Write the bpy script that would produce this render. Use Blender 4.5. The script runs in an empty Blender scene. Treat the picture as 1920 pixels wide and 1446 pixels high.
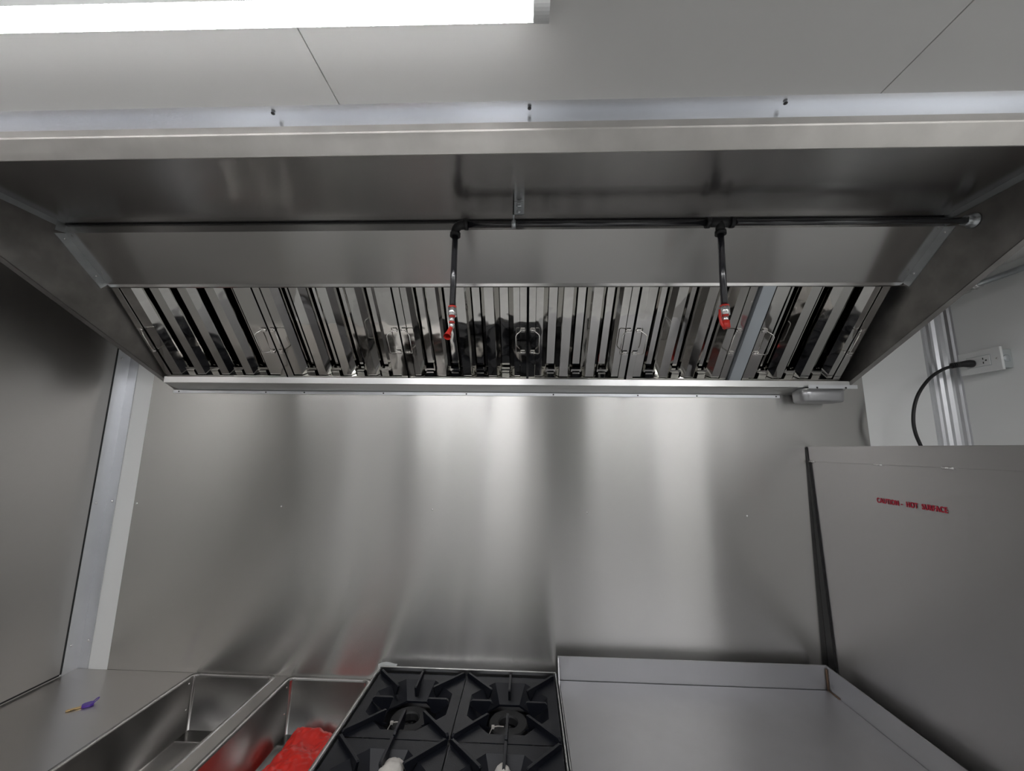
import bpy, bmesh, math, random
from mathutils import Vector, Matrix
from math import sin, cos, pi, radians
random.seed(4)
Z0 = 1.67                      # eye height above the floor; coordinates below are measured from eye height
SC = bpy.context.scene
COL = SC.collection

# ---------------------------------------------------------------- camera, world, exposure
F = 734.2
p, y_, r_ = radians(9.09), radians(2.27), radians(-0.807)
Rm = Matrix.Rotation(y_, 3, 'Z') @ Matrix.Rotation(p, 3, 'X') @ Matrix.Rotation(r_, 3, 'Y')
right, fwd, up = Rm.col[0], Rm.col[1], Rm.col[2]
cd = bpy.data.cameras.new('camera'); cam = bpy.data.objects.new('camera', cd); COL.objects.link(cam)
M4 = Matrix.Identity(4)
for i in range(3):
    M4[i][0] = right[i]; M4[i][1] = up[i]; M4[i][2] = -fwd[i]
M4[2][3] = Z0
cam.matrix_world = M4
cd.sensor_fit = 'HORIZONTAL'; cd.sensor_width = 36; cd.lens = 36 * F / 1920; cd.clip_start = 0.02; cd.clip_end = 50
SC.camera = cam
w = bpy.data.worlds.new('world'); SC.world = w; w.use_nodes = True
w.node_tree.nodes['Background'].inputs[0].default_value = (0.6, 0.65, 0.75, 1)
w.node_tree.nodes['Background'].inputs[1].default_value = 0.02
SC.view_settings.view_transform = 'Standard'; SC.view_settings.look = 'None'
SC.view_settings.exposure = 1.32; SC.view_settings.gamma = 1
SC.view_settings.use_curve_mapping = False
LAMP = 12.0; LAMP_FAR = 31.0

# ---------------------------------------------------------------- materials
def newmat(name):
    m = bpy.data.materials.new(name); m.use_nodes = True
    return m, m.node_tree, m.node_tree.nodes['Principled BSDF']

def steel(name, col=(0.62, 0.61, 0.60), rough=0.3, aniso=0.9, tan=(0, 0, 1), brush=None, mottle=0.0, warp=0.0, warp_scale=2.5, metal=1.0, smudge=0.0):
    """stainless sheet: smeared reflections along TAN, fine brushing, mottled roughness, slight sheet warp"""
    m, nt, b = newmat(name)
    N, L = nt.nodes, nt.links
    b.inputs['Base Color'].default_value = (*col, 1); b.inputs['Metallic'].default_value = metal
    b.inputs['Roughness'].default_value = rough
    geo = N.new('ShaderNodeNewGeometry')
    if aniso:
        b.inputs['Anisotropic'].default_value = aniso
        c = N.new('ShaderNodeCombineXYZ')
        for i in range(3): c.inputs[i].default_value = tan[i]
        L.new(c.outputs[0], b.inputs['Tangent'])
    if brush or mottle:
        mp = N.new('ShaderNodeMapping'); mp.inputs['Scale'].default_value = brush or (3, 3, 3)
        L.new(geo.outputs['Position'], mp.inputs[0])
        n1 = N.new('ShaderNodeTexNoise'); n1.inputs['Scale'].default_value = 1.0; n1.inputs['Detail'].default_value = 4
        L.new(mp.outputs[0], n1.inputs[0])
        mr = N.new('ShaderNodeMapRange'); mr.inputs[1].default_value = 0.3; mr.inputs[2].default_value = 0.7
        mr.inputs[3].default_value = rough * (1 - mottle); mr.inputs[4].default_value = rough * (1 + mottle)
        L.new(n1.outputs[0], mr.inputs[0]); L.new(mr.outputs[0], b.inputs['Roughness'])
    if smudge:
        n3 = N.new('ShaderNodeTexNoise'); n3.inputs['Scale'].default_value = 14; n3.inputs['Detail'].default_value = 6
        L.new(geo.outputs['Position'], n3.inputs[0])
        cr = N.new('ShaderNodeValToRGB')
        cr.color_ramp.elements[0].position = 0.35; cr.color_ramp.elements[1].position = 0.7
        cr.color_ramp.elements[0].color = (*[v * (1 - smudge) for v in col], 1); cr.color_ramp.elements[1].color = (*[min(1, v * (1 + smudge)) for v in col], 1)
        L.new(n3.outputs[0], cr.inputs[0]); L.new(cr.outputs[0], b.inputs['Base Color'])
    if warp:
        n2 = N.new('ShaderNodeTexNoise'); n2.inputs['Scale'].default_value = warp_scale; n2.inputs['Detail'].default_value = 1
        L.new(geo.outputs['Position'], n2.inputs[0])
        bp = N.new('ShaderNodeBump'); bp.inputs['Strength'].default_value = 1; bp.inputs['Distance'].default_value = warp
        L.new(n2.outputs[0], bp.inputs['Height']); L.new(bp.outputs[0], b.inputs['Normal'])
    return m

def plain(name, col, rough=0.5, metal=0.0, noise=0.0, nscale=8, bump=0.0, bscale=40, spec=0.5, coat=0.0):
    m, nt, b = newmat(name); N, L = nt.nodes, nt.links
    b.inputs['Base Color'].default_value = (*col, 1); b.inputs['Roughness'].default_value = rough
    b.inputs['Metallic'].default_value = metal; b.inputs['Specular IOR Level'].default_value = spec
    b.inputs['Coat Weight'].default_value = coat
    geo = N.new('ShaderNodeNewGeometry')
    if noise:
        n = N.new('ShaderNodeTexNoise'); n.inputs['Scale'].default_value = nscale; n.inputs['Detail'].default_value = 5
        L.new(geo.outputs['Position'], n.inputs[0])
        cr = N.new('ShaderNodeValToRGB'); cr.color_ramp.elements[0].position = 0.3; cr.color_ramp.elements[1].position = 0.7
        cr.color_ramp.elements[0].color = (*[v * (1 - noise) for v in col], 1); cr.color_ramp.elements[1].color = (*[min(1, v * (1 + noise)) for v in col], 1)
        L.new(n.outputs[0], cr.inputs[0]); L.new(cr.outputs[0], b.inputs['Base Color'])
    if bump:
        n = N.new('ShaderNodeTexNoise'); n.inputs['Scale'].default_value = bscale; n.inputs['Detail'].default_value = 4
        L.new(geo.outputs['Position'], n.inputs[0])
        bp = N.new('ShaderNodeBump'); bp.inputs['Distance'].default_value = bump; bp.inputs['Strength'].default_value = 1
        L.new(n.outputs[0], bp.inputs['Height']); L.new(bp.outputs[0], b.inputs['Normal'])
    return m

M = {}
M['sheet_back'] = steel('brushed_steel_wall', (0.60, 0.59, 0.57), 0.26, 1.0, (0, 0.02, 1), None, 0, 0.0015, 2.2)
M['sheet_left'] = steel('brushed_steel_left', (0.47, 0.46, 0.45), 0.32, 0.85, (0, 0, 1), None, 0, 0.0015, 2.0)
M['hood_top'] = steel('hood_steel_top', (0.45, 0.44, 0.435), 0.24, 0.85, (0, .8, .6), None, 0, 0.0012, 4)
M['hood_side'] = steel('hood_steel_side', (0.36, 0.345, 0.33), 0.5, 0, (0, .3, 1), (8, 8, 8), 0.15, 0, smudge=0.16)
M['plenum'] = steel('plenum_steel', (0.50, 0.49, 0.475), 0.25, 0.95, (0, 0.77, -0.64), None, 0, 0.001, 3)
M['lip'] = steel('hood_lip_steel', (0.58, 0.56, 0.53), 0.40, 0.3, (0, .7, .7), (6, 40, 40), 0.1, smudge=0.07)
M['gutter'] = steel('gutter_steel', (0.66, 0.66, 0.65), 0.3, 0.6, (0, .7, .7))
M['mirror'] = steel('polished_filter_steel', (0.55, 0.54, 0.515), 0.05, 0, warp=0.001, warp_scale=16)
M['wire'] = plain('handle_wire', (0.75, 0.73, 0.7), 0.15, 1.0)
M['alu'] = steel('aluminium_trim', (0.74, 0.75, 0.77), 0.42, 0.4, (0.1, 0.1, 1), (5, 5, 5), 0.1, smudge=0.03)
M['alu_h'] = steel('aluminium_ceiling_trim', (0.88, 0.90, 0.94), 0.24, 0.9, (0, .7, .7))
M['galv'] = steel('galvanised', (0.62, 0.65, 0.67), 0.4, 0, (0, 0, 1), (30, 30, 30), 0.3, smudge=0.1)
M['spacer'] = plain('filler_sheet', (0.50, 0.54, 0.57), 0.5, 0.4, 0.04)
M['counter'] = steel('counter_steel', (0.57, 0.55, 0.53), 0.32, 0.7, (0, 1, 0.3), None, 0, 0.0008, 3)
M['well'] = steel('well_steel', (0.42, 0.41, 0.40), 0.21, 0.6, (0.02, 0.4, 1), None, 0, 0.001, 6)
M['griddle'] = steel('griddle_plate_steel', (0.56, 0.56, 0.575), 0.46, 0.5, (0, 1, 0.2), smudge=0.02)
M['splash'] = steel('griddle_splash_steel', (0.52, 0.52, 0.53), 0.42, 0)
M['shield'] = steel('heat_shield_steel', (0.52, 0.51, 0.51), 0.38, 0.8, (0, 0.02, 1), None, 0, 0.001, 2)
M['range'] = steel('range_body_steel', (0.62, 0.62, 0.63), 0.3, 0)
M['cast'] = plain('black_cast_iron', (0.006, 0.007, 0.011), 0.42, 0.0, 0.1, 60, 0.0002, 300, 0.38)
M['castburner'] = plain('burner_cast_iron', (0.016, 0.016, 0.017), 0.6, 0.0, 0.1, 60, 0.0003, 300)
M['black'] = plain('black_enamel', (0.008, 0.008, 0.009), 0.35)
M['rubber'] = plain('black_rubber', (0.012, 0.012, 0.013), 0.5)
M['pipe'] = plain('black_pipe', (0.016, 0.016, 0.02), 0.22, 0.0, coat=0.5, spec=0.9)
M['pipefit'] = plain('black_iron_fitting', (0.02, 0.02, 0.021), 0.45, 0.2, bump=0.0004, bscale=120)
M['chrome'] = plain('chromed_metal', (0.85, 0.84, 0.83), 0.22, 0.9)
M['redplastic'] = plain('red_plastic', (0.55, 0.03, 0.02), 0.4)
M['white_wall'] = plain('white_wall_panel', (0.87, 0.88, 0.865), 0.42, 0, 0.02, 1.5)
M['ceil'] = plain('ceiling_panel', (0.74, 0.735, 0.715), 0.42, 0, 0.012, 2)
M['seam'] = plain('seam_shadow_gap', (0.12, 0.12, 0.11), 0.7)
M['floor'] = plain('floor_plate', (0.66, 0.66, 0.65), 0.4, 0.2, 0.08, 10)
M['wood'] = plain('roof_board', (0.22, 0.12, 0.11), 0.7, 0, 0.2, 12)
M['plastic'] = plain('white_plastic', (0.80, 0.81, 0.80), 0.35)
M['boxgrey'] = plain('grey_outlet_box', (0.42, 0.45, 0.45), 0.5)
M['red'] = plain('red_bag_plastic', (0.70, 0.025, 0.015), 0.38, 0, 0.10, 9)
M['redtext'] = plain('red_sticker_print', (0.50, 0.02, 0.05), 0.5)
M['purple'] = plain('purple_key_cover', (0.10, 0.04, 0.35), 0.35)
M['brass'] = plain('brass_key', (0.70, 0.50, 0.24), 0.3, 1.0)
M['paper'] = plain('pale_paper', (0.62, 0.59, 0.55), 0.7, 0, 0.08, 40, 0.002, 60)
M['cup'] = plain('cast_aluminium_cup', (0.45, 0.45, 0.46), 0.32, 0.85)
M['film'] = plain('clear_film', (0.75, 0.77, 0.76), 0.3)
M['glassdark'] = plain('added_window_glass', (0.006, 0.008, 0.012), 0.05)
M['rust'] = plain('brown_weld_stain', (0.13, 0.08, 0.05), 0.7)
mm, nt, b = newmat('led_lens'); M['led'] = mm
b.inputs['Base Color'].default_value = (0.9, 0.9, 0.9, 1)
b.inputs['Emission Color'].default_value = (0.985, 0.98, 1.0, 1)
geo = nt.nodes.new('ShaderNodeNewGeometry'); sx = nt.nodes.new('ShaderNodeSeparateXYZ'); nt.links.new(geo.outputs['Position'], sx.inputs[0])
m1 = nt.nodes.new('ShaderNodeMath'); m1.operation = 'MULTIPLY'; m1.inputs[1].default_value = 2 * pi / 0.0085; nt.links.new(sx.outputs[0], m1.inputs[0])
m2 = nt.nodes.new('ShaderNodeMath'); m2.operation = 'SINE'; nt.links.new(m1.outputs[0], m2.inputs[0])
m3 = nt.nodes.new('ShaderNodeMapRange'); m3.inputs[1].default_value = -1; m3.inputs[2].default_value = 1; m3.inputs[3].default_value = LAMP * .35; m3.inputs[4].default_value = LAMP * 1.65
nt.links.new(m2.outputs[0], m3.inputs[0]); nt.links.new(m3.outputs[0], b.inputs['Emission Strength'])      # the diodes behind the prismatic lens
mm, nt, b = newmat('led_lens_plain'); M['led_far'] = mm
b.inputs['Emission Color'].default_value = (0.985, 0.98, 1.0, 1); b.inputs['Emission Strength'].default_value = LAMP_FAR

# ---------------------------------------------------------------- mesh builder
class MB:
    def __init__(s): s.v = []; s.f = []; s.smooth = []
    def add(s, vs, fs, smooth=False):
        o = len(s.v); s.v += [Vector(v) for v in vs]
        s.f += [[i + o for i in f] for f in fs]; s.smooth += [smooth] * len(fs); return s
    def box(s, x0, x1, y0, y1, z0, z1):
        x0, x1 = sorted((x0, x1)); y0, y1 = sorted((y0, y1)); z0, z1 = sorted((z0, z1))
        return s.add([(x0,y0,z0),(x1,y0,z0),(x1,y1,z0),(x0,y1,z0),(x0,y0,z1),(x1,y0,z1),(x1,y1,z1),(x0,y1,z1)],
                     [(0,3,2,1),(4,5,6,7),(0,1,5,4),(1,2,6,5),(2,3,7,6),(3,0,4,7)])
    def prism(s, pts, axis, a, b, closed=True):
        """polygon PTS (2-d, in the plane across AXIS) swept from a to b"""
        def P(t, q): return {'x': (t, q[0], q[1]), 'y': (q[0], t, q[1]), 'z': (q[0], q[1], t)}[axis]
        n = len(pts); vs = [P(a, q) for q in pts] + [P(b, q) for q in pts]
        fs = [(i, (i + 1) % n, (i + 1) % n + n, i + n) for i in range(n)]
        fs += [list(range(n))[::-1], list(range(n, 2 * n))]
        return s.add(vs, fs)
    def sheet(s, pts, axis, a, b, t=0.0015):
        """bent sheet of thickness t following the open polyline PTS"""
        n = len(pts); off = []
        for i in range(n):
            d = Vector((0, 0))
            if i > 0: d += (Vector(pts[i]) - Vector(pts[i-1])).normalized()
            if i < n - 1: d += (Vector(pts[i+1]) - Vector(pts[i])).normalized()
            d.normalize(); off.append((pts[i][0] - d.y * t, pts[i][1] + d.x * t))
        def P(u, q): return {'x': (u, q[0], q[1]), 'y': (q[0], u, q[1]), 'z': (q[0], q[1], u)}[axis]
        ring = list(pts) + off[::-1]; m = len(ring)
        vs = [P(a, q) for q in ring] + [P(b, q) for q in ring]
        fs = [(i, (i + 1) % m, (i + 1) % m + m, i + m) for i in range(m)]
        for k in (0, m):
            for i in range(n - 1): fs.append((k + i, k + i + 1, k + m - 2 - i, k + m - 1 - i))
        return s.add(vs, fs)
    def tube(s, path, r, seg=12, cap=True, radii=None):
        path = [Vector(q) for q in path]; n = len(path); vs = []; fs = []
        t0 = (path[1] - path[0]).normalized()
        u = t0.orthogonal().normalized()
        for i, q in enumerate(path):
            t = ((path[min(i+1, n-1)] - path[max(i-1, 0)])).normalized()
            u = (u - t * u.dot(t)).normalized(); v = t.cross(u)
            rr = radii[i] if radii else r
            for k in range(seg):
                a = 2 * pi * k / seg; vs.append(q + (u * cos(a) + v * sin(a)) * rr)
        for i in range(n - 1):
            for k in range(seg):
                k2 = (k + 1) % seg; fs.append((i*seg+k, i*seg+k2, (i+1)*seg+k2, (i+1)*seg+k))
        s.add(vs, fs, True)
        if cap: 
            o = len(s.v) - len(vs); s.f += [[o + k for k in range(seg)][::-1], [o + (n-1)*seg + k for k in range(seg)]]; s.smooth += [False, False]
        return s
    def lathe(s, prof, c, axis='z', seg=24):
        """profile (radius, height) around AXIS through C"""
        vs = []; fs = []; n = len(prof)
        for (r, h) in prof:
            for k in range(seg):
                a = 2*pi*k/seg; q = {'z': (r*cos(a), r*sin(a), h), 'x': (h, r*cos(a), r*sin(a)), 'y': (r*cos(a), h, r*sin(a))}[axis]
                vs.append((c[0]+q[0], c[1]+q[1], c[2]+q[2]))
        for i in range(n-1):
            for k in range(seg):
                k2=(k+1)%seg; fs.append((i*seg+k, i*seg+k2, (i+1)*seg+k2, (i+1)*seg+k))
        fs.append(list(range(seg))[::-1]); fs.append([(n-1)*seg+k for k in range(seg)])
        return s.add(vs, fs, True)
    def build(s, name, mat, parent=None, bevel=0.0, fix=True):
        me = bpy.data.meshes.new(name)
        off = Vector(parent['o']) if parent is not None else Vector((0, 0, 0))
        me.from_pydata([tuple(v + Vector((0, 0, Z0)) - off) for v in s.v], [], s.f)
        me.update()
        for poly, sm in zip(me.polygons, s.smooth): poly.use_smooth = sm
        if fix:
            bm = bmesh.new(); bm.from_mesh(me); bmesh.ops.recalc_face_normals(bm, faces=bm.faces); bm.to_mesh(me); bm.free()
        me.materials.append(M[mat] if isinstance(mat, str) else mat)
        o = bpy.data.objects.new(name, me); COL.objects.link(o)
        if parent is not None: o.parent = parent['ob']
        if bevel:
            md = o.modifiers.new('bevel', 'BEVEL'); md.width = bevel; md.segments = 2; md.limit_method = 'ANGLE'; md.angle_limit = radians(35)
            md.harden_normals = False
        if any(s.smooth) and not all(s.smooth): pass
        return o
def sub(parent, name, mb, mat, bevel=0.0):
    """a sub-part under an existing part (part objects sit at their thing's origin)"""
    root = parent.parent
    off = root.location if root else Vector((0, 0, 0))
    o = mb.build(name, mat, {'ob': parent, 'o': tuple(off)}, bevel); return o
def thing(name, label, cat, loc=(0, 0, 0), group=None):
    o = bpy.data.objects.new(name, None); COL.objects.link(o); o.empty_display_size = 0.05
    o.location = (loc[0], loc[1], loc[2] + Z0); o['label'] = label; o['category'] = cat
    if group: o['group'] = group
    return {'ob': o, 'o': tuple(o.location)}
def tag(o, label, cat, group=None):
    o['label'] = label; o['category'] = cat
    if group: o['group'] = group
    return o
def struct(name, mb, mat, parent=None, bevel=0):
    o = mb.build(name, mat, parent, bevel)
    if parent is None: o['kind'] = 'structure'
    return o
def copy_tree(o, parent=None):
    c = o.copy(); COL.objects.link(c)
    if parent is not None: c.parent = parent
    for ch in [x for x in o.children]:
        copy_tree(ch, c)
    return c
def rivet_mb(x, y, z, r=0.004, axis='y', s=-1):
    m = MB(); h = r * 0.6 * s
    pr = [(r, 0), (r * 0.9, h * 0.5), (r * 0.55, h * 0.9), (0.0005, h)]
    return m.lathe(pr, (x, y, z), axis, 10)

# ---------------------------------------------------------------- the setting
XL, XR, YB, YF = -1.617, 1.57, 1.5, -0.78
ZF, ZC = -1.67, 0.62
struct('floor', MB().box(XL - .05, XR + .05, YF - .05, YB + .05, ZF - 0.05, ZF), 'floor')
struct('wall_back', MB().box(XL - .05, XR + .05, YB, YB + 0.05, ZF, 0.80), 'white_wall')
struct('wall_left', MB().box(XL - .05, XL, YF, YB, ZF, 0.80), 'white_wall')
struct('wall_right', MB().box(XR, XR + .05, YF, YB, ZF, 0.80), 'white_wall')
# wall on the cook's side; two dark serving windows added for their reflections
wf = MB()
WX = [(-1.25, -0.35), (0.15, 1.25)]; WZ = (-0.45, 0.35)
wf.box(XL, XR, YF - .05, YF, ZF, WZ[0]); wf.box(XL, XR, YF - .05, YF, WZ[1], 0.80)
wf.box(XL, WX[0][0], YF - .05, YF, *WZ); wf.box(WX[0][1], WX[1][0], YF - .05, YF, *WZ); wf.box(WX[1][1], XR, YF - .05, YF, *WZ)
struct('wall_front', wf, 'white_wall')
for i, (a, b_) in enumerate(WX):
    g = struct('window_%d' % (i + 1), MB().box(a, b_, YF - .04, YF - .03, *WZ), 'glassdark')
    fr = MB(); t = .03
    fr.box(a, b_, YF - .045, YF + .008, WZ[0], WZ[0] + t).box(a, b_, YF - .045, YF + .008, WZ[1] - t, WZ[1])
    fr.box(a, a + t, YF - .045, YF + .008, *WZ).box(b_ - t, b_, YF - .045, YF + .008, *WZ).box((a + b_) / 2 - t / 2, (a + b_) / 2 + t / 2, YF - .045, YF + .008, *WZ)
    fo = fr.build('window_frame', 'alu'); fo.parent = g
# ceiling of butted panels, cut out round the hood
cm = MB(); g = 0.0011; s1, s2 = -0.350, 0.612; CY = 0.622
for (a, b_) in ((XL, s1 - g), (s1 + g, s2 - g), (s2 + g, XR)):
    cm.box(a, b_, YF, CY, ZC, ZC + 0.012)
cm.box(XL, -1.43, CY, YB, ZC, ZC + 0.012)
cm.box(1.462, XR, CY, YB, ZC, ZC + 0.012)
struct('ceiling', cm, 'ceil')
struct('trim_1', MB().box(XL, XR, YF, CY, ZC + .0125, ZC + .02), 'seam')
struct('trim_2', MB().box(1.19, XR, CY, YB, ZC + .075, ZC + .09), 'wood')
# bright angle along the ceiling where it meets the hood, with its screws
HY = 0.643
tr = MB().sheet([(0.617, ZC - .0005), (HY, ZC - .0005), (HY, 0.599)], 'x', XL, XR, 0.0025)
t3 = struct('trim_3', tr, 'alu_h')
for px in (-0.483, 0.0, 0.458):
    q = rivet_mb(px, 0.630, ZC - .003, 0.0038, 'z', -1).build('screw', 'pipefit'); q.parent = t3
# corner angle, left
cl = MB().sheet([(XL + .0015, 1.447), (XL + .0015, YB - .0015), (-1.576, YB - .0015)], 'z', -0.81, ZC, -0.002)
t4 = struct('trim_4', cl, 'alu')
for z in (0.33, -0.225, -0.715):
    q = rivet_mb(XL + .0035, 1.462, z, 0.0045, 'x', 1).build('rivet', 'chrome'); q.parent = t4
    q = rivet_mb(-1.589, YB - .0035, z + 0.003, 0.0045, 'y', -1).build('rivet', 'chrome'); q.parent = t4
# ribbed corner extrusion, right
prof = [(1.497, 1.4995), (1.499, 1.492), (1.509, 1.491), (1.514, 1.485), (1.522, 1.484), (1.530, 1.478), (1.540, 1.477), (1.548, 1.469), (1.556, 1.467), (1.560, 1.459), (1.568, 1.457), (1.5695, 1.451)]
struct('trim_5', MB().sheet(prof, 'z', -0.9, ZC, 0.0025), 'alu')
struct('trim_6', MB().prism([(XR - .004, ZC), (XR, ZC), (XR, ZC - .03), (XR - .004, ZC - .026)], 'y', YF, 1.45), 'white_wall')

# ---------------------------------------------------------------- steel sheets on the walls
t = thing('backsplash_sheet', 'wide brushed stainless steel sheet covering the wall between hood and range', 'wall panel', (0, YB - .002, -0.3))
MB().box(-1.502, 1.256, YB - .0034, YB - .0006, -0.92, 0.60).build('sheet', 'sheet_back', t)
for x in (-1.49, -0.924, -0.349, 0.223, 0.795):
    rivet_mb(x, YB - .003, -0.229, 0.0042).build('rivet', 'chrome', t)
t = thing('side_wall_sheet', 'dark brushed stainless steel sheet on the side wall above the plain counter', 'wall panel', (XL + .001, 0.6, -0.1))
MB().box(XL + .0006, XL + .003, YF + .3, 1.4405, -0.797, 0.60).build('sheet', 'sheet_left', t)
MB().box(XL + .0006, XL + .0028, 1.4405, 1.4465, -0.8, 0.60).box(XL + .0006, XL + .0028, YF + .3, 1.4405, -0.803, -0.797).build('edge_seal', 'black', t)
# curled corner of protective film
fm = MB(); fv = []; n = 6
for i in range(n):
    u = i / (n - 1)
    fv += [(-0.515 + 0.055 * u, 1.4965 - 0.012 * (1 - u) ** 2, -0.79), (-0.510 + 0.062 * u, 1.4965 - 0.016 * (1 - u) ** 2, -0.748 - 0.002 * u + 0.004 * sin(u * 5))]
fm.add(fv, [(2*i, 2*i+2, 2*i+3, 2*i+1) for i in range(n - 1)], True)
tag(fm.build('protective_film', 'film'), 'small peeled scrap of whitish film behind the back corner of the range', 'film')

# ---------------------------------------------------------------- hood
HXL, HXR = -1.389, 1.143
HT = 0.645
K = (0.580 - 0.254) / (0.695 - 1.42)
h = thing('exhaust_hood', 'long stainless steel kitchen exhaust hood hanging over the range and griddle', 'hood', (-0.12, YB, 0.255))
MB().box(HXL, HXR, HY, 1.045, HT, HT + .004).build('top_panel', 'hood_top', h)
for sgn, X in ((-1, HXL), (1, HXR)):
    pts = [(1.497, 0.213), (1.43, 0.243), (0.70, 0.578), (0.66, 0.578), (0.66, HT + .02), (1.497, HT + .02)]
    o = MB().prism(pts, 'x', X, X + sgn * 0.0016).build('side_panel', 'hood_side', h)
    hem = MB().prism([(1.497, 0.2125), (1.43, 0.2425), (0.70, 0.5775), (0.70, 0.5795), (1.43, 0.2445), (1.497, 0.2145)], 'x', X, X + sgn * 0.019)
    hem.prism([(1.497, 0.2125), (1.43, 0.2425), (0.70, 0.5775), (0.70, 0.64), (1.497, 0.64)], 'x', X + sgn * .019, X + sgn * 0.0206)
    sub(o, 'hem', hem, 'hood_side')
# front lip: vertical face, rolled edge, underside return and inner upturn
lip = MB().sheet([(HY - .0005, 0.6), (HY - .0005, 0.586), (HY + .001, 0.5835), (0.668, 0.5568), (0.670, 0.5568), (0.6715, 0.566)], 'x', XL + .005, 1.43, 0.0015)
lip.build('front_lip', 'lip', h)
MB().box(XL + .005, 1.43, HY + .0005, HY + .004, 0.585, 0.6185).build('front_face', 'lip', h)
MB().box(HXL, HXR, HY + .004, HY + .0055, 0.59, HT).build('front_inner_panel', 'hood_top', h)
# plenum: short upright, sloped panel, folded edge
pl = MB().sheet([(1.036, HT), (1.036, 0.618), (1.172, 0.5155), (1.1745, 0.5075), (1.181, 0.5075)], 'x', HXL, HXR, -0.0018)
pl.build('plenum_panel', 'plenum', h)
MB().box(HXL, HXR, 1.030, 1.036, HT - .0045, HT - .001).build('seam_gasket', 'black', h)
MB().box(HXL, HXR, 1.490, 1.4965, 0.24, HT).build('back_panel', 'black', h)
# jointing strips on the two end panels
for sgn, X in ((1, HXL), (-1, HXR)):
    a = X + sgn * 0.0005; b_ = X + sgn * 0.0022
    m_ = MB().prism([(0.66, HT), (1.036, HT), (1.036, HT - .016), (0.66, HT - .016)], 'x', a, b_)
    m_.prism([(1.036, HT), (1.036, 0.618), (1.010, 0.614), (1.010, HT)], 'x', a, b_ + sgn * .0005)
    m_.prism([(1.036, 0.618), (1.1725, 0.5145), (1.155, 0.494), (1.010, 0.604)], 'x', a, b_ + sgn * .001)
    o = m_.build('joint_strip', 'galv', h)
    for (yy, zz) in ((1.036, 0.600), (1.135, 0.527), (0.85, HT - .008)):
        sub(o, 'rivet', rivet_mb(b_ + sgn * .001, yy, zz, 0.003, 'x', sgn), 'chrome')
# gutter and the strip that fixes it to the wall
gt = MB().sheet([(1.442, 0.246), (1.421, 0.2515), (1.416, 0.2515), (1.416, 0.229), (1.420, 0.2265), (1.4955, 0.2105)], 'x', HXL + .008, HXR, 0.0018)
gt.box(HXL + .008, HXR, 1.40, 1.402, 0.24, 0.2401)
gt = MB().sheet([(1.442, 0.246), (1.421, 0.2515), (1.416, 0.2515), (1.416, 0.229), (1.420, 0.2265), (1.4955, 0.2105)], 'x', HXL + .008, HXR, 0.0018)
gt.build('grease_gutter', 'gutter', h)
st = MB().box(-1.408, 0.945, 1.4915, 1.4965, 0.199, 0.2095).build('mounting_strip', 'alu', h)
for x in (-1.385, -1.03, -0.875, -0.56, -0.235, 0.10, 0.42, 0.64, 0.932):
    sub(st, 'rivet', rivet_mb(x, 1.4915, 0.2045, 0.003), 'pipefit')

# ---------------------------------------------------------------- baffle filters
# local frame of the filter plane: origin at its lower edge, U = up the slope, Nn = out towards the room
F0 = Vector((0, 1.428, 0.250)); F1 = Vector((0, 1.172, 0.514))
U = (F1 - F0).normalized(); SL = (F1 - F0).length + 0.03
Nn = Vector((1, 0, 0)).cross(U); 
if Nn.z > 0: Nn = -Nn
def FP(x, u, n): return Vector((x, 0, 0)) + F0 + U * u + Nn * n
def fprism(m, pts, u0, u1):
    """closed section PTS (x, n) swept up the slope"""
    n = len(pts); vs = [FP(q[0], u0, q[1]) for q in pts] + [FP(q[0], u1, q[1]) for q in pts]
    fs = [(i, (i+1) % n, (i+1) % n + n, i + n) for i in range(n)] + [list(range(n))[::-1], list(range(n, 2*n))]
    m.add(vs, fs)
def channel(m, x0, x1, depth, flank, base, u0, u1, t=0.0012, updir=-1):
    """folded channel: flat face at n=base between x0+flank.. x1-flank, flanks running to n=base-depth"""
    pts = [(x0, base + updir*depth), (x0 + flank, base), (x1 - flank, base), (x1, base + updir*depth)]
    inner = [(x1 - t*1.5, base + updir*depth), (x1 - flank - t*.5, base + updir*t), (x0 + flank + t*.5, base + updir*t), (x0 + t*1.5, base + updir*depth)]
    ring = pts + inner; n = 8
    vs = [FP(q[0], u0, q[1]) for q in ring] + [FP(q[0], u1, q[1]) for q in ring]
    fs = [(i, (i+1) % n, (i+1) % n + n, i + n) for i in range(n)]
    for k in (0, 8): fs += [(k, k+1, k+6, k+7), (k+1, k+2, k+5, k+6), (k+2, k+3, k+4, k+5)]
    m.add(vs, fs)
def wire_handle(x, sgn):
    u0, u1 = 0.118, 0.205; o_ = 0.024
    a = [FP(x, u0, 0.003), FP(x + sgn*.006, u0, 0.006), FP(x + sgn*0.020, u0 + .006, o_ - .004), FP(x + sgn*.023, u0 + .012, o_), FP(x + sgn*.023, u1 - .012, o_), FP(x + sgn*0.020, u1 - .006, o_ - .004), FP(x + sgn*.006, u1, 0.006), FP(x, u1, 0.003)]
    m = MB().tube(a, 0.0019, 8)
    for u in (u0, u1):
        fprism(m, [(x - .007, .0005), (x + .007, .0005), (x + .007, .0045), (x - .007, .0045)], u - .007, u + .007)
        m.tube([FP(x - .010, u, .003), FP(x + .010, u, .003)], 0.0025, 8)
    return m
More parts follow.
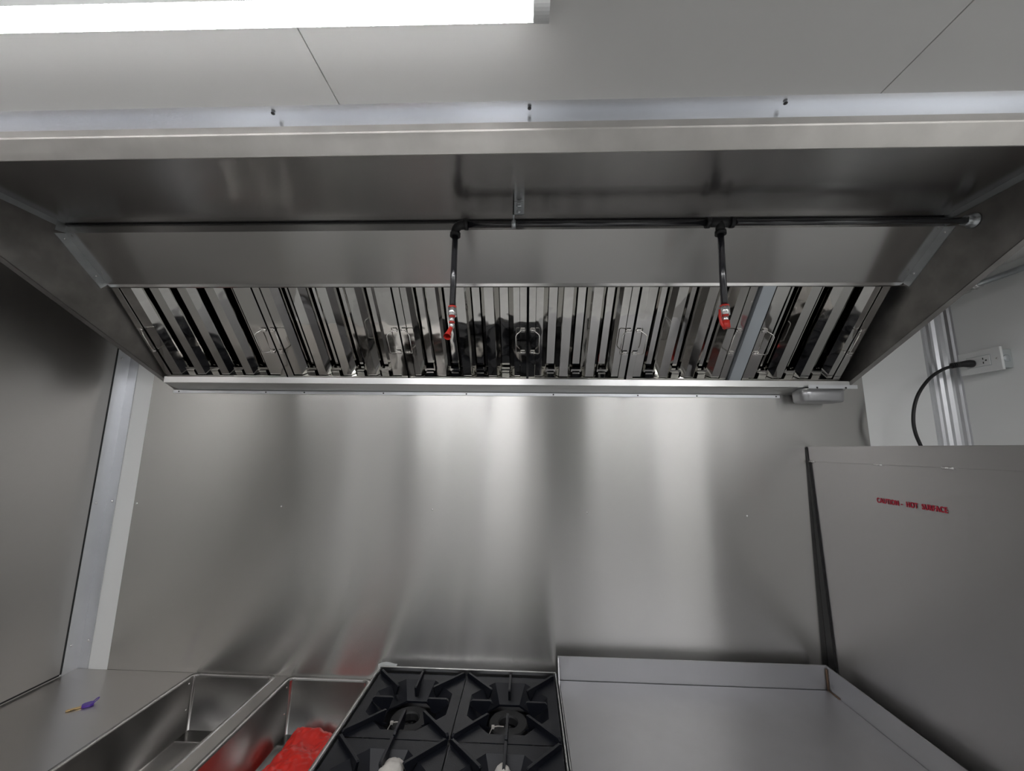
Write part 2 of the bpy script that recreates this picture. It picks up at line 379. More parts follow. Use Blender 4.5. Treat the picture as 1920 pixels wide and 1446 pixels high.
def make_filter(x0, W, nslots, label):
    t = thing('baffle_filter', label, 'grease filter', (x0, 1.428, 0.250), 'baffle grease filters in a row under the hood')
    pitch, gap = 0.094, 0.030
    span = nslots * gap + (nslots - 1) * (pitch - gap); side = (W - span) / 2
    fr = MB()
    x1 = x0 + W - 0.003; x0_ = x0 + 0.003
    for (a, b_) in ((x0_, x0_ + 0.022), (x1 - 0.022, x1)):
        fprism(fr, [(a, 0.0), (b_, 0.0), (b_, -0.0015), (a, -0.0015)], 0, SL)
        fprism(fr, [(a if a == x0_ else b_ - .0015, -.0015), (a + .0015 if a == x0_ else b_, -.0015), (a + .0015 if a == x0_ else b_, -.045), (a if a == x0_ else b_ - .0015, -.045)], 0, SL)
    fprism(fr, [(x0_, .0008), (x1, .0008), (x1, -.045), (x0_, -.045)], -0.002, 0.012)
    fprism(fr, [(x0_, -.044), (x1, -.044), (x1, -.046), (x0_, -.046)], 0, SL)
    fprism(fr, [(x0_, .0008), (x1, .0008), (x1, -.045), (x0_, -.045)], SL - .012, SL)
    fr.build('frame', 'mirror', t)
    # half baffles beside the frame, full ones between
    xa = x0 + side; k0 = 0.014; k1 = SL - 0.013
    for sgn, xx in ((1, x0_ + .0235), (-1, x1 - .0235)):
        xe = (xa if sgn > 0 else x0 + W - side)
        pts = [(xx, -.004), (xe - sgn*.018, -.004), (xe, -.022), (xe - sgn*.0015, -.0235), (xe - sgn*.019, -.0055), (xx, -.0055)]
        m = MB(); fprism(m, pts, k0, k1); m.build('baffle', 'mirror', t)
    for i in range(nslots - 1):
        a = xa + gap + i * pitch
        m = MB(); channel(m, a, a + pitch - gap, 0.018, 0.017, -0.003, k0, k1); m.build('baffle', 'mirror', t)
    for i in range(nslots):
        a = xa + i * pitch
        m = MB(); channel(m, a - 0.012, a + gap + 0.012, 0.016, 0.010, -0.040, k0, k1, updir=1); m.build('rear_baffle', 'mirror', t)
        m = MB(); fprism(m, [(a + .002, -.012), (a + gap - .002, -.012), (a + gap - .002, -.03), (a + .002, -.03)], 0.012, 0.026)
        fprism(m, [(a - .004, -.018), (a + gap + .004, -.018), (a + gap + .004, -.03), (a - .004, -.03)], 0.026, 0.036)
        m.build('drain_tab', 'mirror', t)
    wire_handle(x0_ + .013, 1).build('handle', 'wire', t)
    wire_handle(x1 - .013, -1).build('handle', 'wire', t)
    return t
specs = [(-1.383, 0.478, 4, 'wide polished baffle filter at the far left end of the hood'),
         (-0.905, 0.463, 4, 'wide polished baffle filter second from the left end of the hood'),
         (-0.442, 0.441, 4, 'wide polished baffle filter behind the nozzle with the small red horn'),
         (0.001, 0.354, 3, 'narrow polished baffle filter just right of centre between the two nozzles'),
         (0.357, 0.361, 3, 'narrow polished baffle filter behind the capped nozzle, beside the plain filler strip'),
         (0.770, 0.345, 3, 'narrow polished baffle filter at the far right end of the hood')]
protos = {}
for (x0, W, ns, lab) in specs:
    make_filter(x0, W, ns, lab)
FT = (F1 - F0).length - .004
m = MB(); fprism(m, [(0.727, .003), (0.768, .003), (0.768, .0015), (0.727, .0015)], -.002, FT)
fprism(m, [(0.727, .003), (0.7285, .003), (0.7285, -.03), (0.727, -.03)], -.002, FT)
tag(m.build('filler_strip', 'spacer'), 'plain matt grey strip filling the gap between two filters', 'filler strip')

# ---------------------------------------------------------------- grease cup
g_ = thing('grease_cup', 'rounded grey metal grease cup hanging under the end of the gutter', 'grease cup', (1.06, 1.45, 0.2))
def rrect(x0, x1, y0, y1, r, n=5):
    pts = []
    for (cx, cy, a0) in ((x1 - r, y1 - r, 0), (x0 + r, y1 - r, 90), (x0 + r, y0 + r, 180), (x1 - r, y0 + r, 270)):
        for k in range(n + 1):
            a = radians(a0 + 90 * k / n); pts.append((cx + r * cos(a), cy + r * sin(a)))
    return pts
def loft(m, rings, smooth=True, cap0=True, cap1=True):
    n = len(rings[0]); vs = [q for rg in rings for q in rg]; fs = []
    for i in range(len(rings) - 1):
        for k in range(n):
            k2 = (k + 1) % n; fs.append((i*n+k, i*n+k2, (i+1)*n+k2, (i+1)*n+k))
    m.add(vs, fs, smooth)
    o = len(m.v) - len(vs)
    if cap0: m.f.append([o + k for k in range(n)][::-1]); m.smooth.append(smooth)
    if cap1: m.f.append([o + (len(rings)-1)*n + k for k in range(n)]); m.smooth.append(smooth)
    return m
def cupring(ins, z, r): return [(x, y, z) for x, y in rrect(0.975 + ins, 1.128 - ins, 1.408 + ins, 1.488 - ins, max(r - ins * .3, .004))]
m = loft(MB(), [cupring(0.014, 0.1765, .018), cupring(0.006, 0.1785, .022), cupring(0.002, 0.184, .026), cupring(0.0, 0.206, .028), cupring(0.0, 0.2245, .028), cupring(0.002, 0.2245, .028), cupring(0.003, 0.206, .028), cupring(.014, .184, .018)])
m.build('cup', 'cup', g_)
hg = MB().box(0.992, 1.158, 1.402, 1.4045, 0.2225, 0.2355).build('hanger_rail', 'alu', g_)
for x in (1.02, 1.118): sub(hg, 'rivet', rivet_mb(x, 1.402, 0.2255, 0.0035), 'pipefit')

# ---------------------------------------------------------------- fire suppression pipework
pt = thing('suppression_pipe', 'black iron fire suppression pipe with two drops running across inside the hood', 'pipe', (HXR, 0.97, 0.594))
PY, PZ, PR = 0.97, 0.594, 0.0082
X1, X2 = -0.197, 0.503
MB().tube([(X1 + .02, PY, PZ), (X2 - .02, PY, PZ)], PR, 16).build('pipe', 'pipe', pt)
MB().tube([(X2 + .02, PY, PZ), (HXR - .012, PY, PZ)], PR, 16).build('pipe', 'pipe', pt)
el = MB(); pa = []
for k in range(8):
    a = radians(90 * k / 7); pa.append((X1 + .020 - .020 * sin(a), PY, PZ - .020 + .020 * cos(a)))
el.tube([(X1 + .032, PY, PZ)] + pa + [(X1, PY, PZ - .032)], .0115, 14)
el.tube([(X1 + .024, PY, PZ), (X1 + .034, PY, PZ)], .0142, 14); el.tube([(X1, PY, PZ - .024), (X1, PY, PZ - .034)], .0142, 14)
el.build('elbow', 'pipefit', pt)
te = MB().tube([(X2 - .028, PY, PZ), (X2 + .028, PY, PZ)], .0115, 14).tube([(X2, PY, PZ), (X2, PY, PZ - .028)], .0115, 14)
te.tube([(X2 - .036, PY, PZ), (X2 - .026, PY, PZ)], .0142, 14).tube([(X2 + .026, PY, PZ), (X2 + .036, PY, PZ)], .0142, 14).tube([(X2, PY, PZ - .024), (X2, PY, PZ - .034)], .0142, 14)
te.build('tee', 'pipefit', pt)
MB().tube([(X1, PY, PZ - .03), (X1, PY, 0.362)], PR, 16).build('drop_pipe', 'pipe', pt)
MB().tube([(X2, PY, PZ - .03), (X2 - .004, PY, 0.366)], PR, 16).build('drop_pipe', 'pipe', pt)
def nozzle(x, z, horn):
    n_ = MB().tube([(x, PY, z + .004), (x, PY, z - .018)], .0122, 6).tube([(x, PY, z - .022), (x, PY, z - .034)], .0078, 6)
    n_.tube([(x, PY, z - .036), (x, PY, z - .05)], .0062, 10) if horn else None
    o = n_.build('nozzle', 'chrome', pt); o['label'] = 'chrome nozzle with red cap'
    c = MB().tube([(x, PY, z + .008), (x, PY, z + .004)], .0112, 12).tube([(x, PY, z - .018), (x, PY, z - .022)], .0082, 12).tube([(x, PY, z - .034), (x, PY, z - .037)], .0078, 12)
    if horn:
        c.tube([(x - .001, PY, z - .048), (x - .004, PY - .010, z - .064), (x - .006, PY - .022, z - .080)], .006, 14, radii=[.0050, .0060, .0098], cap=False)
    else:
        c.tube([(x, PY, z - .033), (x + .001, PY, z - .052)], .0095, 10)
        c.tube([(x - .010, PY + .004, z - .002), (x - .0125, PY + .002, z - .02), (x - .011, PY, z - .04), (x - .002, PY, z - .055)], .0035, 8)
    sub(o, 'cap', c, 'redplastic')
nozzle(X1, 0.355, True); nozzle(X2 - .004, 0.358, False)
br = MB().box(-0.0415, -0.0385, PY - .012, PY + .012, PZ - .003, 0.6445).box(-0.0415, -0.012, PY - .024, PY - .0215, .608, 0.6445).box(-0.0415, -0.0385, PY - .024, PY - .01, .608, .6445)
br.tube([(-0.0455, PY, PZ), (-0.0345, PY, PZ)], .0112, 18)
br.lathe([(.0075, 0), (.0075, -.003), (.005, -.0055), (.001, -.006)], (-0.0255, PY - .024, 0.634), 'y', 12)
br.lathe([(.0055, 0), (.0055, -.003), (.003, -.0045), (.001, -.005)], (-0.0265, PY - .024, 0.6155), 'y', 12)
br.build('hanger_bracket', 'galv', pt)
fl = MB().lathe([(.019, 0), (.019, -.003), (.0155, -.006), (.0135, -.014), (.0125, -.020)], (HXR - .001, PY, PZ), 'x', 20)
fl.tube([(HXR - .024, PY, PZ), (HXR - .012, PY, PZ)], .0135, 6)
fl.build('wall_fitting', 'galv', pt)

# ---------------------------------------------------------------- lamps
def lamp(xa, xb, y, label, lens='led'):
    t = thing('led_batten', label, 'lamp', ((xa + xb) / 2, y, ZC), 'long LED battens on the ceiling')
    MB().box(xa + .006, xb - .006, y - .0165, y + .0165, ZC - .033, ZC).build('housing', 'plastic', t)
    pts = []
    for k in range(13):
        a = radians(180 + 180 * k / 12); pts.append((y + .016 * cos(a), ZC - .034 + .009 * sin(a)))
    pts += [(y + .016, ZC - .0332), (y - .016, ZC - .0332)]
    MB().prism(pts, 'x', xa + .022, xb - .022).build('lens', lens, t)
    for a, b_ in ((xa, xa + .022), (xb - .022, xb)):
        MB().prism([(q[0] + (q[0] - y) * .08, q[1] - .001) for q in pts[:13]] + [(y + .0178, ZC - .001), (y - .0178, ZC - .001)], 'x', a, b_).build('end_cap', 'plastic', t)
    MB().tube([(xb - .004, y - .01, ZC - .02), (xb + .014, y - .01, ZC - .016), (xb + .03, y - .018, ZC - .008), (xb + .05, y - .04, ZC - .004)], .004, 8).build('cord', 'plastic', t)
    return t
L0 = lamp(-1.60, 0.026, 0.436, 'long glowing LED batten along the top edge of the photo')
L0['ob'].rotation_euler.z = 0.0075
lamp(0.49, 1.50, -0.25, 'LED batten on the right half of the ceiling, out of the photo', 'led_far')
lamp(-0.95, -0.02, -0.25, 'LED batten on the left half of the ceiling, out of the photo', 'led_far')

# ---------------------------------------------------------------- counter with two wells
CZ = -0.806
ct = thing('steam_table', 'stainless steel counter with two deep rectangular open wells left of the range', 'counter', (-1.05, 1.1, ZF))
W1 = (-1.170, -0.884, 0.93, 1.487); W2 = (-0.823, -0.541, 0.93, 1.487)
CX0, CX1, CY0, CY1 = XL + .001, -0.505, 0.84, YB - .0045
tp = MB(); zt = CZ; zb = CZ - .004
tp.box(CX0, W1[0], CY0, CY1, zb, zt); tp.box(W1[1], W2[0], CY0, CY1, zb, zt); tp.box(W2[1], CX1, CY0, CY1, zb, zt)
for wv in (W1, W2):
    tp.box(wv[0], wv[1], CY0, wv[2], zb, zt); tp.box(wv[0], wv[1], wv[3], CY1, zb, zt)
tp.box(CX0, CX1, CY0 - .002, CY0, CZ - .06, zt)
tp.build('counter_top', 'counter', ct)
MB().box(CX0, CX1, CY0 + .02, YB - .05, ZF + .12, ZF + .14).build('under_shelf', 'counter', ct)
for x in (-1.57, -0.522):
    for yy in (0.88, 1.44): MB().tube([(x, yy, ZF), (x, yy, zb)], .02, 14).build('leg', 'range', ct)
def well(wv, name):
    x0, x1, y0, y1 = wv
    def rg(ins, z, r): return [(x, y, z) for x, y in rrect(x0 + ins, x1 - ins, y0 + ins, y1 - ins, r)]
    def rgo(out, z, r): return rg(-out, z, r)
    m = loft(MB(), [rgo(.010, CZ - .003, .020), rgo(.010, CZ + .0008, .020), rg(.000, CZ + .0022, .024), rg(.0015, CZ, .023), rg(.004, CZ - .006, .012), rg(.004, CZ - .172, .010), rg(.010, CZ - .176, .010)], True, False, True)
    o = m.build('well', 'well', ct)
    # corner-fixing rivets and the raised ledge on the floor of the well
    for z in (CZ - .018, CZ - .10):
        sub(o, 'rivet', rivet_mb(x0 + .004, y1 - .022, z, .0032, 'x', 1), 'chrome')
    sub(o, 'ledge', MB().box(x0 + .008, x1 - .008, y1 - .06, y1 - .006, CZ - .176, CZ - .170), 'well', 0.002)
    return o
well(W1, 'w1'); well(W2, 'w2')

# red bag folded in the second well
bm = bmesh.new(); bmesh.ops.create_grid(bm, x_segments=60, y_segments=60, size=0.5)
me_v = [v.co.copy() for v in bm.verts]; me_f = [[v.index for v in f.verts] for f in bm.faces]; bm.free()
from mathutils import noise as NZ
top = MB(); vs = []
for q in me_v:
    u, v = q.x * 2, q.y * 2
    edge = max(0.0, 1 - max(abs(u), abs(v)) ** 6)
    X = -0.672 + u * 0.102 + 0.006 * NZ.noise(Vector((v * 3, 1, 0))); Y = 1.345 + v * 0.118 + .012 * NZ.noise(Vector((u * 3, 4, 0)))
    wr = 0.022 * NZ.noise(Vector((u * 1.4 + v * .5, v * 1.8, 2))) + 0.010 * abs(NZ.noise(Vector((u * 3.2 + v, v * 4.0 - u, 5)))) + .006 * NZ.noise(Vector((u * 7, v * 9, 3)))
    vs.append((X, Y, CZ - .168 + edge ** .5 * (0.042 + wr)))
top.add(vs, me_f, True)
nb = len(top.v); 
top.box(-0.765, -0.59, 1.24, 1.45, CZ - .1695, CZ - .160)
tag(top.build('plastic_bag', 'red'), 'crumpled bright red plastic bag lying in the well next to the range', 'bag')

# key on the counter
kt = thing('key', 'small brass key with a purple plastic cover lying on the plain counter', 'key', (-1.355, 1.30, CZ))
A = Vector((-1.386, 1.272, CZ + .003)); B = Vector((-1.338, 1.318, CZ + .003)); dK = (B - A).normalized(); sK = Vector((-dK.y, dK.x, 0))
def kp(a, s_, z): return A + dK * a + sK * s_ + Vector((0, 0, z))
bl = [(0, -.001), (.003, -.004), (.008, -.0045), (.010, -.003), (.013, -.0045), (.017, -.003), (.020, -.0045), (.036, -.0045), (.036, .0045), (.003, .0045), (0, .002)]
m = MB(); n = len(bl); m.add([kp(a, s_, -.0015) for a, s_ in bl] + [kp(a, s_, .0008) for a, s_ in bl], [(i, (i+1) % n, (i+1) % n + n, i + n) for i in range(n)] + [list(range(n))[::-1], list(range(n, 2*n))])
m.build('blade', 'brass', kt)
hd = [(.033, -.006), (.038, -.011), (.052, -.012), (.060, -.008), (.060, .008), (.052, .012), (.038, .011), (.033, .006)]
m = MB(); n = len(hd); m.add([kp(a, s_, -.0028) for a, s_ in hd] + [kp(a, s_, .0035) for a, s_ in hd], [(i, (i+1) % n, (i+1) % n + n, i + n) for i in range(n)] + [list(range(n))[::-1], list(range(n, 2*n))])
m.build('cover', 'purple', kt, 0.001)
m = MB(); ring = [kp(.062 + .008 * cos(a), .008 * sin(a), .006 + .006 * cos(a)) for a in [2*pi*k/16 for k in range(17)]]
m.tube(ring, .0014, 6); m.build('loop', 'purple', kt)

# ---------------------------------------------------------------- range with four cast iron grates
RX0, RX1, RY0, RY1 = -0.499, 0.104, 0.835, 1.472
GT = -0.750
rg_ = thing('gas_range', 'black topped four burner gas range with a thin stainless rim', 'range', (-0.2, 1.15, ZF))
rim = MB()
rim.box(RX0, RX0 + .002, RY0, RY1, -0.90, GT - .006).box(RX1 - .002, RX1, RY0, RY1, -0.90, GT - .006)
rim.box(RX0, RX1, RY1 - .002, RY1, -0.90, GT - .002).box(RX0, RX1, RY0, RY0 + .002, -0.90, GT - .01)
rim.box(RX0, RX1, RY1 - .007, RY1, GT - .008, GT + .001).box(RX0 - .0015, RX0 + .0015, RY0, RY1, GT - .008, GT - .002).box(RX1, RX1 + .0015, RY0, RY1, GT - .008, GT - .004)
rim.build('rim', 'range', rg_)
MB().box(RX0 + .003, RX1 - .003, RY0 + .003, RY1 - .003, -0.885, -0.875).build('drip_tray', 'black', rg_)
MB().box(RX0, RX1, RY0, RY1, ZF + .12, -0.9).build('body', 'range', rg_, .003)
for x in (RX0 + .05, RX1 - .05):
    for yy in (RY0 + .05, RY1 - .05): MB().tube([(x, yy, ZF), (x, yy, ZF + .13)], .022, 12).build('leg', 'range', rg_)
GW = (RX1 - RX0 - .010) / 2; GD = 0.303
def make_burner(cx, cy, label):
    z = -0.806
    m = MB(); prof = [(.058, -.022), (.058, -.004), (.055, 0), (.030, 0), (.027, -.004), (.027, -.022)]
    seg = 32; vs = []; fs = []
    for (r, hh) in prof:
        for k in range(seg):
            a = 2*pi*k/seg; vs.append((cx + r*cos(a), cy + r*sin(a), z + hh))
    for i in range(len(prof)):
        i2 = (i + 1) % len(prof)
        for k in range(seg): k2 = (k+1) % seg; fs.append((i*seg+k, i*seg+k2, i2*seg+k2, i2*seg+k))
    m.add(vs, fs); bo = m.build('burner', 'castburner', rg_)
    m = MB().box(cx - .05, cx + .05, cy - .012, cy + .012, z - .05, z - .022).lathe([(.024, -.069), (.024, -.03), (.018, -.026)], (cx, cy, z), 'z', 16)
    for k in range(5):
        a = 2*pi*k/5; m.box(cx + .014*cos(a) - .003, cx + .014*cos(a) + .003, cy + .014*sin(a) - .003, cy + .014*sin(a) + .003, z - .03, z - .02)
    sub(bo, 'venturi', m, 'castburner')
def make_grate(x0, y0, label):
    """one 12 inch cast grate: flat border, faceted bowl with an octagonal hole, eight fingers"""
    x1, y1 = x0 + GW, y0 + GD; cx, cy = (x0 + x1) / 2, (y0 + y1) / 2
    t = thing('burner_grate', label, 'grate', (cx, cy, GT - .05), 'cast iron grates on the range')
    zt = GT - .014
    m = MB()
    # square border ring matched to a 16-gon bowl opening
    n = 8; sq = []; op = []; b1 = []; b2 = []
    hx, hy = (x1 - x0) / 2 - .001, (y1 - y0) / 2 - .001
    for k in range(n):
        a = 2*pi*(k + .5)/n; ca, sa = cos(a), sin(a); s_ = min(hx/abs(ca), hy/abs(sa)); sq.append((cx + ca*s_, cy + sa*s_))
        R = .128
        op.append((cx + ca*R, cy + sa*R)); b1.append((cx + ca*.082, cy + sa*.082))
    # insert true corners
    V = [(*q, zt) for q in sq] + [(*q, zt) for q in op] + [(*q, zt - .040) for q in b1] + [(*q, zt - .046) for q in b1] + [(*q, zt - .006) for q in sq]
    Fc = []
    for k in range(n):
        k2 = (k+1) % n
        Fc += [(k, k2, n+k2, n+k), (n+k, n+k2, 2*n+k2, 2*n+k), (2*n+k, 2*n+k2, 3*n+k2, 3*n+k), (4*n+k, 4*n+k2, k2, k)]
    corners = [(x1-.001, y1-.001), (x0+.001, y1-.001), (x0+.001, y0+.001), (x1-.001, y0+.001)]
    base = len(V)
    for j, c in enumerate(corners): V.append((*c, zt)); 
    for j in range(4): ka = [0, 2, 4, 6][j]; Fc.append((ka, base + j, (ka + 1) % n))
    m.add(V, Fc)
    m.build('bowl', 'cast', t)
    def finger(a, r0, r1):
        ca, sa = cos(a), sin(a); px, py = -sa * .0038, ca * .0038
        pts = [(r0, -.002), (r0 + .004, 0), (r1 - .006, 0), (r1, -.005), (r1, -.0145), (.115, -.0145), (.075, -.040), (r0 + .014, -.036)]
        vs = []
        for sg in (1, -1):
            for (r, z) in pts: vs.append((cx + ca*r + sg*px, cy + sa*r + sg*py, GT + z))
        n_ = len(pts)
        f_ = MB().add(vs, [(i, (i+1) % n_, (i+1) % n_ + n_, i + n_) for i in range(n_)] + [list(range(n_))[::-1], list(range(n_, 2*n_))])
        f_.build('finger', 'cast', t, .0008)
    for k in range(8):
        a = k * pi / 4; diag = k % 2
        if diag: finger(math.atan2((1 if k in (1, 3) else -1) * hy, (1 if k in (1, 7) else -1) * hx), .078, math.hypot(hx, hy) - .006)
        else: finger(a, .052, (hx if k in (0, 4) else hy) - .002 - (0.03 if k in (0, 4) else 0))
    # raised lobes between fingers
    return t
names = {(0, 1): 'back row on the counter side', (1, 1): 'back row on the griddle side', (0, 0): 'front row on the counter side', (1, 0): 'front row on the griddle side'}
for i in (0, 1):
    for j in (0, 1):
        gx = RX0 + .005 + i * (GW + .0005); gy = RY1 - .011 - GD - (1 - j) * (GD + .0015)
        make_grate(gx, gy, 'black cast iron burner grate, ' + names[(i, j)])
        make_burner(gx + GW / 2, gy + GD / 2, 'black ring burner under the grate, ' + names[(i, j)])
# white zip ties on the two back burners
for i, side in ((0, 'counter'), (1, 'griddle')):
    cx = RX0 + .005 + i * (GW + .0005) + GW / 2; cy = RY1 - .011 - GD / 2
    m = MB().tube([(cx - .012, cy - .030, -0.800), (cx - .030, cy - .034, -0.797), (cx - .043, cy - .035, -0.799)], .0016, 6)
    m.tube([(cx - .043, cy - .035, -0.797), (cx - .052, cy - .040, -0.812), (cx - .056, cy - .046, -0.835)], .0012, 6).box(cx - .047, cx - .039, cy - .039, cy - .032, -0.802, -0.795)
    tag(m.build('zip_tie', 'paper'), 'thin white cable tie on the back burner nearer the %s' % side, 'cable tie', 'cable ties on the back burners')
# crumpled paper on the two front burners
for i, (px, side, sx) in enumerate(((-0.318, 'counter', .030), (-0.051, 'griddle', .020))):
    bm = bmesh.new(); bmesh.ops.create_icosphere(bm, subdivisions=4, radius=1)
    vs = []
    for v in bm.verts:
        q = v.co; d = 1 + .22 * NZ.noise(q * 1.5 + Vector((i * 7, 0, 0))) + .12 * abs(NZ.noise(q * 4 + Vector((0, i * 5, 0))))
        vs.append((px + q.x * sx * d, 1.064 + q.y * .035 * d, -0.776 + q.z * .022 * d))
    fs = [[v.index for v in f.verts] for f in bm.faces]; bm.free()
    tag(MB().add(vs, fs, True).build('paper_wad', 'paper'), 'pale crumpled paper wad stuffed on the front burner nearer the %s' % side, 'paper', 'paper wads on the front burners')

# ---------------------------------------------------------------- griddle
gr = thing('griddle', 'wide flat grey steel griddle plate with upstand splash guards beside the range', 'griddle', (0.55, 1.15, ZF))
GX0, GX1, GY0, GYB, GS = 0.112, 0.988, 0.80, 1.452, -0.763
MB().box(GX0 + .003, GX1 - .003, GY0, GYB - .003, GS - .02, GS).build('plate', 'griddle', gr)
sp = MB().box(GX0 - .003, GX1, GYB, GYB + .003, -0.9, -0.690)
sp.prism([(GYB, -0.9), (GYB, -0.690), (GY0, -0.700), (GY0, -0.9)], 'x', GX1 - .002, GX1 + .001)
sp.prism([(GYB, -0.9), (GYB, -0.690), (GYB - .01, -0.690), (GYB - .05, -0.752), (GY0, -0.752), (GY0, -0.9)], 'x', GX0 - .003, GX0)
sp.build('splash_guard', 'splash', gr)
MB().tube([(GX1 - .004, GYB - .003, GS), (GX1 - .004, GYB - .003, -0.700)], .0028, 6).tube([(GX1 - .004, GYB - .003, GS + .001), (GX1 - .004, GYB - .05, GS + .001)], .0022, 6).build('weld_seam', 'rust', gr)
MB().box(GX0 - .002, GX1, GY0, GYB, -1.05, GS - .021).build('body', 'range', gr)
for x in (GX0 + .05, GX1 - .05):
    for yy in (GY0 + .06, GYB - .06): MB().tube([(x, yy, ZF), (x, yy, -1.05)], .02, 12).build('leg', 'range', gr)

# ---------------------------------------------------------------- tall heat shield panel with sticker
SX = 1.030
hs = thing('heat_shield', 'tall upright stainless steel side panel with a red caution sticker beside the griddle', 'panel', (SX, 1.1, ZF))
SE = lambda z: 1.4905 + (z - .02) * 0.034
MB().prism([(0.66, ZF), (1.43, ZF), (SE(-.8), -.8), (SE(-.031), -0.031), (0.66, -0.031)], 'x', SX, SX + .022).build('panel', 'shield', hs)
MB().box(SX - .0035, SX + .024, 0.65, 1.4915, -0.033, 0.021).build('top_band', 'shield', hs, .001)
MB().prism([(SE(-.8) - .001, -.8), (SE(-.034), -0.034), (SE(.018) + .001, .018), (1.4960, .018), (1.4960, -.8)], 'x', SX - .006, SX + .02).build('edge_gap_shade', 'black', hs)  # black strip standing in for the shade in the gap to the wall
for yy in (1.475, 1.207, 1.014):
    m = MB().tube([(SX - .004, yy - .016, -0.033), (SX - .004, yy + .012, -0.033)], .0035, 8)
    m.build('clip', 'chrome', hs)
tc = bpy.data.curves.new('caution_text', 'FONT'); tc.body = 'CAUTION -  HOT  SURFACE'; tc.size = 0.0195; tc.extrude = 0.0003; tc.offset = 0.00055; tc.space_character = 1.12; tc.align_x = 'LEFT'
to = bpy.data.objects.new('tmp_text', tc); COL.objects.link(to)
bpy.context.view_layer.update()
tm = bpy.data.meshes.new_from_object(to); bpy.data.objects.remove(to)
xs = [v.co.x for v in tm.vertices]; wd = max(xs) - min(xs); k = 0.196 / wd
for v in tm.vertices:
    a, b_, c = v.co; v.co = (SX - .0012 - c, 1.229 - (a - min(xs)) * k, -0.142 + b_ + Z0)
off = Vector(hs['o'])
for v in tm.vertices: v.co -= off
tm.materials.clear(); tm.materials.append(M['redtext'])
to = bpy.data.objects.new('caution_sticker', tm); COL.objects.link(to); to.parent = hs['ob']; to['label'] = 'red lettering'
# low appliance behind the shield
fb = thing('low_cabinet', 'low stainless steel cabinet hidden behind the tall side panel', 'cabinet', (1.3, 1.1, ZF))
MB().box(SX + .03, XR - .01, 0.70, 1.45, ZF + .1, -0.80).build('body', 'range', fb, .003)
for x in (SX + .08, XR - .06):
    for yy in (0.76, 1.39): MB().tube([(x, yy, ZF), (x, yy, ZF + .11)], .02, 12).build('leg', 'range', fb)

# ---------------------------------------------------------------- outlet box, plug and cord, conduit
ob = thing('outlet_box', 'grey wall outlet box with a white cover plate above the tall side panel', 'outlet', (XR, 1.355, 0.31))
OX = 1.53
MB().box(OX + .004, XR, 1.298, 1.411, 0.279, 0.342).build('box', 'boxgrey', ob, .003)
MB().prism([(1.415, .272), (1.415, .349), (1.291, .349), (1.291, .272)], 'x', OX - .003, OX + .005).build('cover_plate', 'plastic', ob, .0015)
rc = MB().box(OX - .0048, OX - .002, 1.321, 1.389, 0.294, 0.328).build('receptacle', 'plastic', ob, .0008)
dk = MB()
for cy in (1.338,):
    dk.box(OX - .0053, OX - .004, cy + .001, cy + .0035, .3145, .3215).box(OX - .0053, OX - .004, cy + .001, cy + .0035, .301, .3075).box(OX - .0053, OX - .004, cy - .008, cy - .004, .309, .3135)
sub(rc, 'slots', dk, 'black')
sub(rc, 'outline', MB().box(OX - .0036, OX - .003, 1.3195, 1.3905, 0.2925, 0.3295), 'boxgrey')
rivet_mb(OX - .003, 1.303, 0.311, .0035, 'x', -1).build('screw', 'chrome', ob)
MB().lathe([(.0115, 0), (.0115, -.0012), (.010, -.002), (.001, -.002)], (1.552, 1.298, 0.311), 'y', 18).build('knockout', 'galv', ob)
pc = thing('power_cord', 'black power cord plugged into the wall outlet and hanging behind the side panel', 'cord', (OX, 1.375, 0.31))
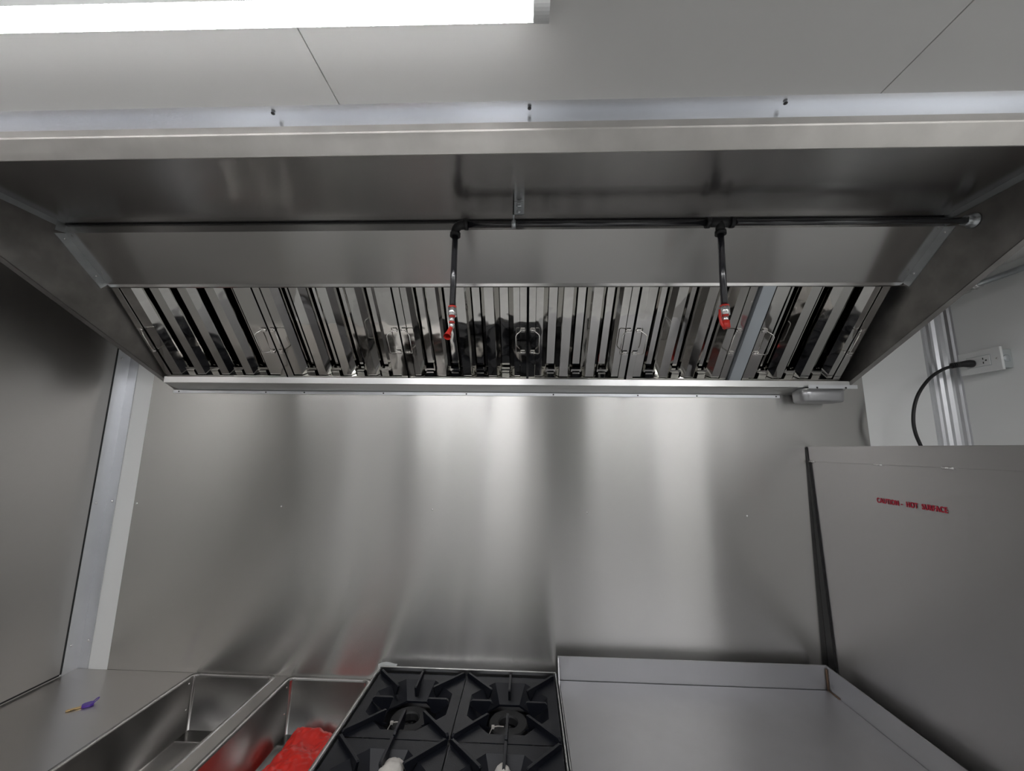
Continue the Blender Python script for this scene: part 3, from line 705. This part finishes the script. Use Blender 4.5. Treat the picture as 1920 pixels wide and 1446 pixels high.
m = MB().tube([(OX - .005, 1.372, .308), (OX - .012, 1.373, .308), (OX - .020, 1.374, .308), (OX - .034, 1.377, .307), (OX - .052, 1.38, .304), (OX - .066, 1.382, .300)], .012, 14, radii=[.0125, .0135, .0125, .010, .0085, .0075])
for k in range(4): 
    m.tube([(OX - .045 - k*.006, 1.379, .3055 - k*.001), (OX - .048 - k*.006, 1.3795, .305 - k*.001)], .0095, 12)
m.build('plug', 'rubber', pc)
def onY(px, py, Y):
    d = Rm @ Vector(((px - 960) / F, 1, -(py - 723) / F)); return d * (Y / d.y)
cp = [(1.466, 1.382, .300), (1.440, 1.385, .291), (1.405, 1.39, .268), (1.372, 1.39, .236), (1.345, 1.39, .198), (1.327, 1.39, .155), (1.318, 1.39, .108), (1.320, 1.39, .066), (1.331, 1.39, .025), (1.345, 1.39, -.03), (1.35, 1.38, -.2), (1.34, 1.36, -.5), (1.33, 1.34, -.75), (1.34, 1.25, -.792), (1.36, 1.1, -.792)]
def smooth_path(P, n=6):
    P = [Vector(q) for q in P]; out = []
    for i in range(len(P) - 1):
        p0, p1, p2, p3 = P[max(i-1, 0)], P[i], P[i+1], P[min(i+2, len(P)-1)]
        for k in range(n):
            t_ = k / n; out.append(.5 * ((2*p1) + (p2-p0)*t_ + (2*p0-5*p1+4*p2-p3)*t_*t_ + (3*p1-p0-3*p2+p3)*t_**3))
    return out + [P[-1]]
MB().tube(smooth_path(cp), .0052, 12).build('cable', 'rubber', pc)
cn = thing('conduit', 'thin metal conduit running along the side wall just under the ceiling', 'conduit', (XR, 1.2, 0.585))
CX = XR - .014
MB().tube([(CX, 1.34, .583), (CX, 0.2, .585)], .0095, 14).build('tube', 'galv', cn)
MB().tube([(CX, 1.362, .583), (CX, 1.335, .583)], .0135, 14).tube([(CX, 1.352, .583), (CX, 1.346, .583)], .0165, 6).lathe([(.018, 0), (.018, -.008), (.013, -.014)], (CX, 1.385, .583), 'y', 16).tube([(CX, 1.378, .583), (CX, 1.36, .583)], .011, 14).build('coupling', 'chrome', cn)
MB().box(CX - .012, XR, 1.10, 1.118, .571, .597).build('strap', 'galv', cn)
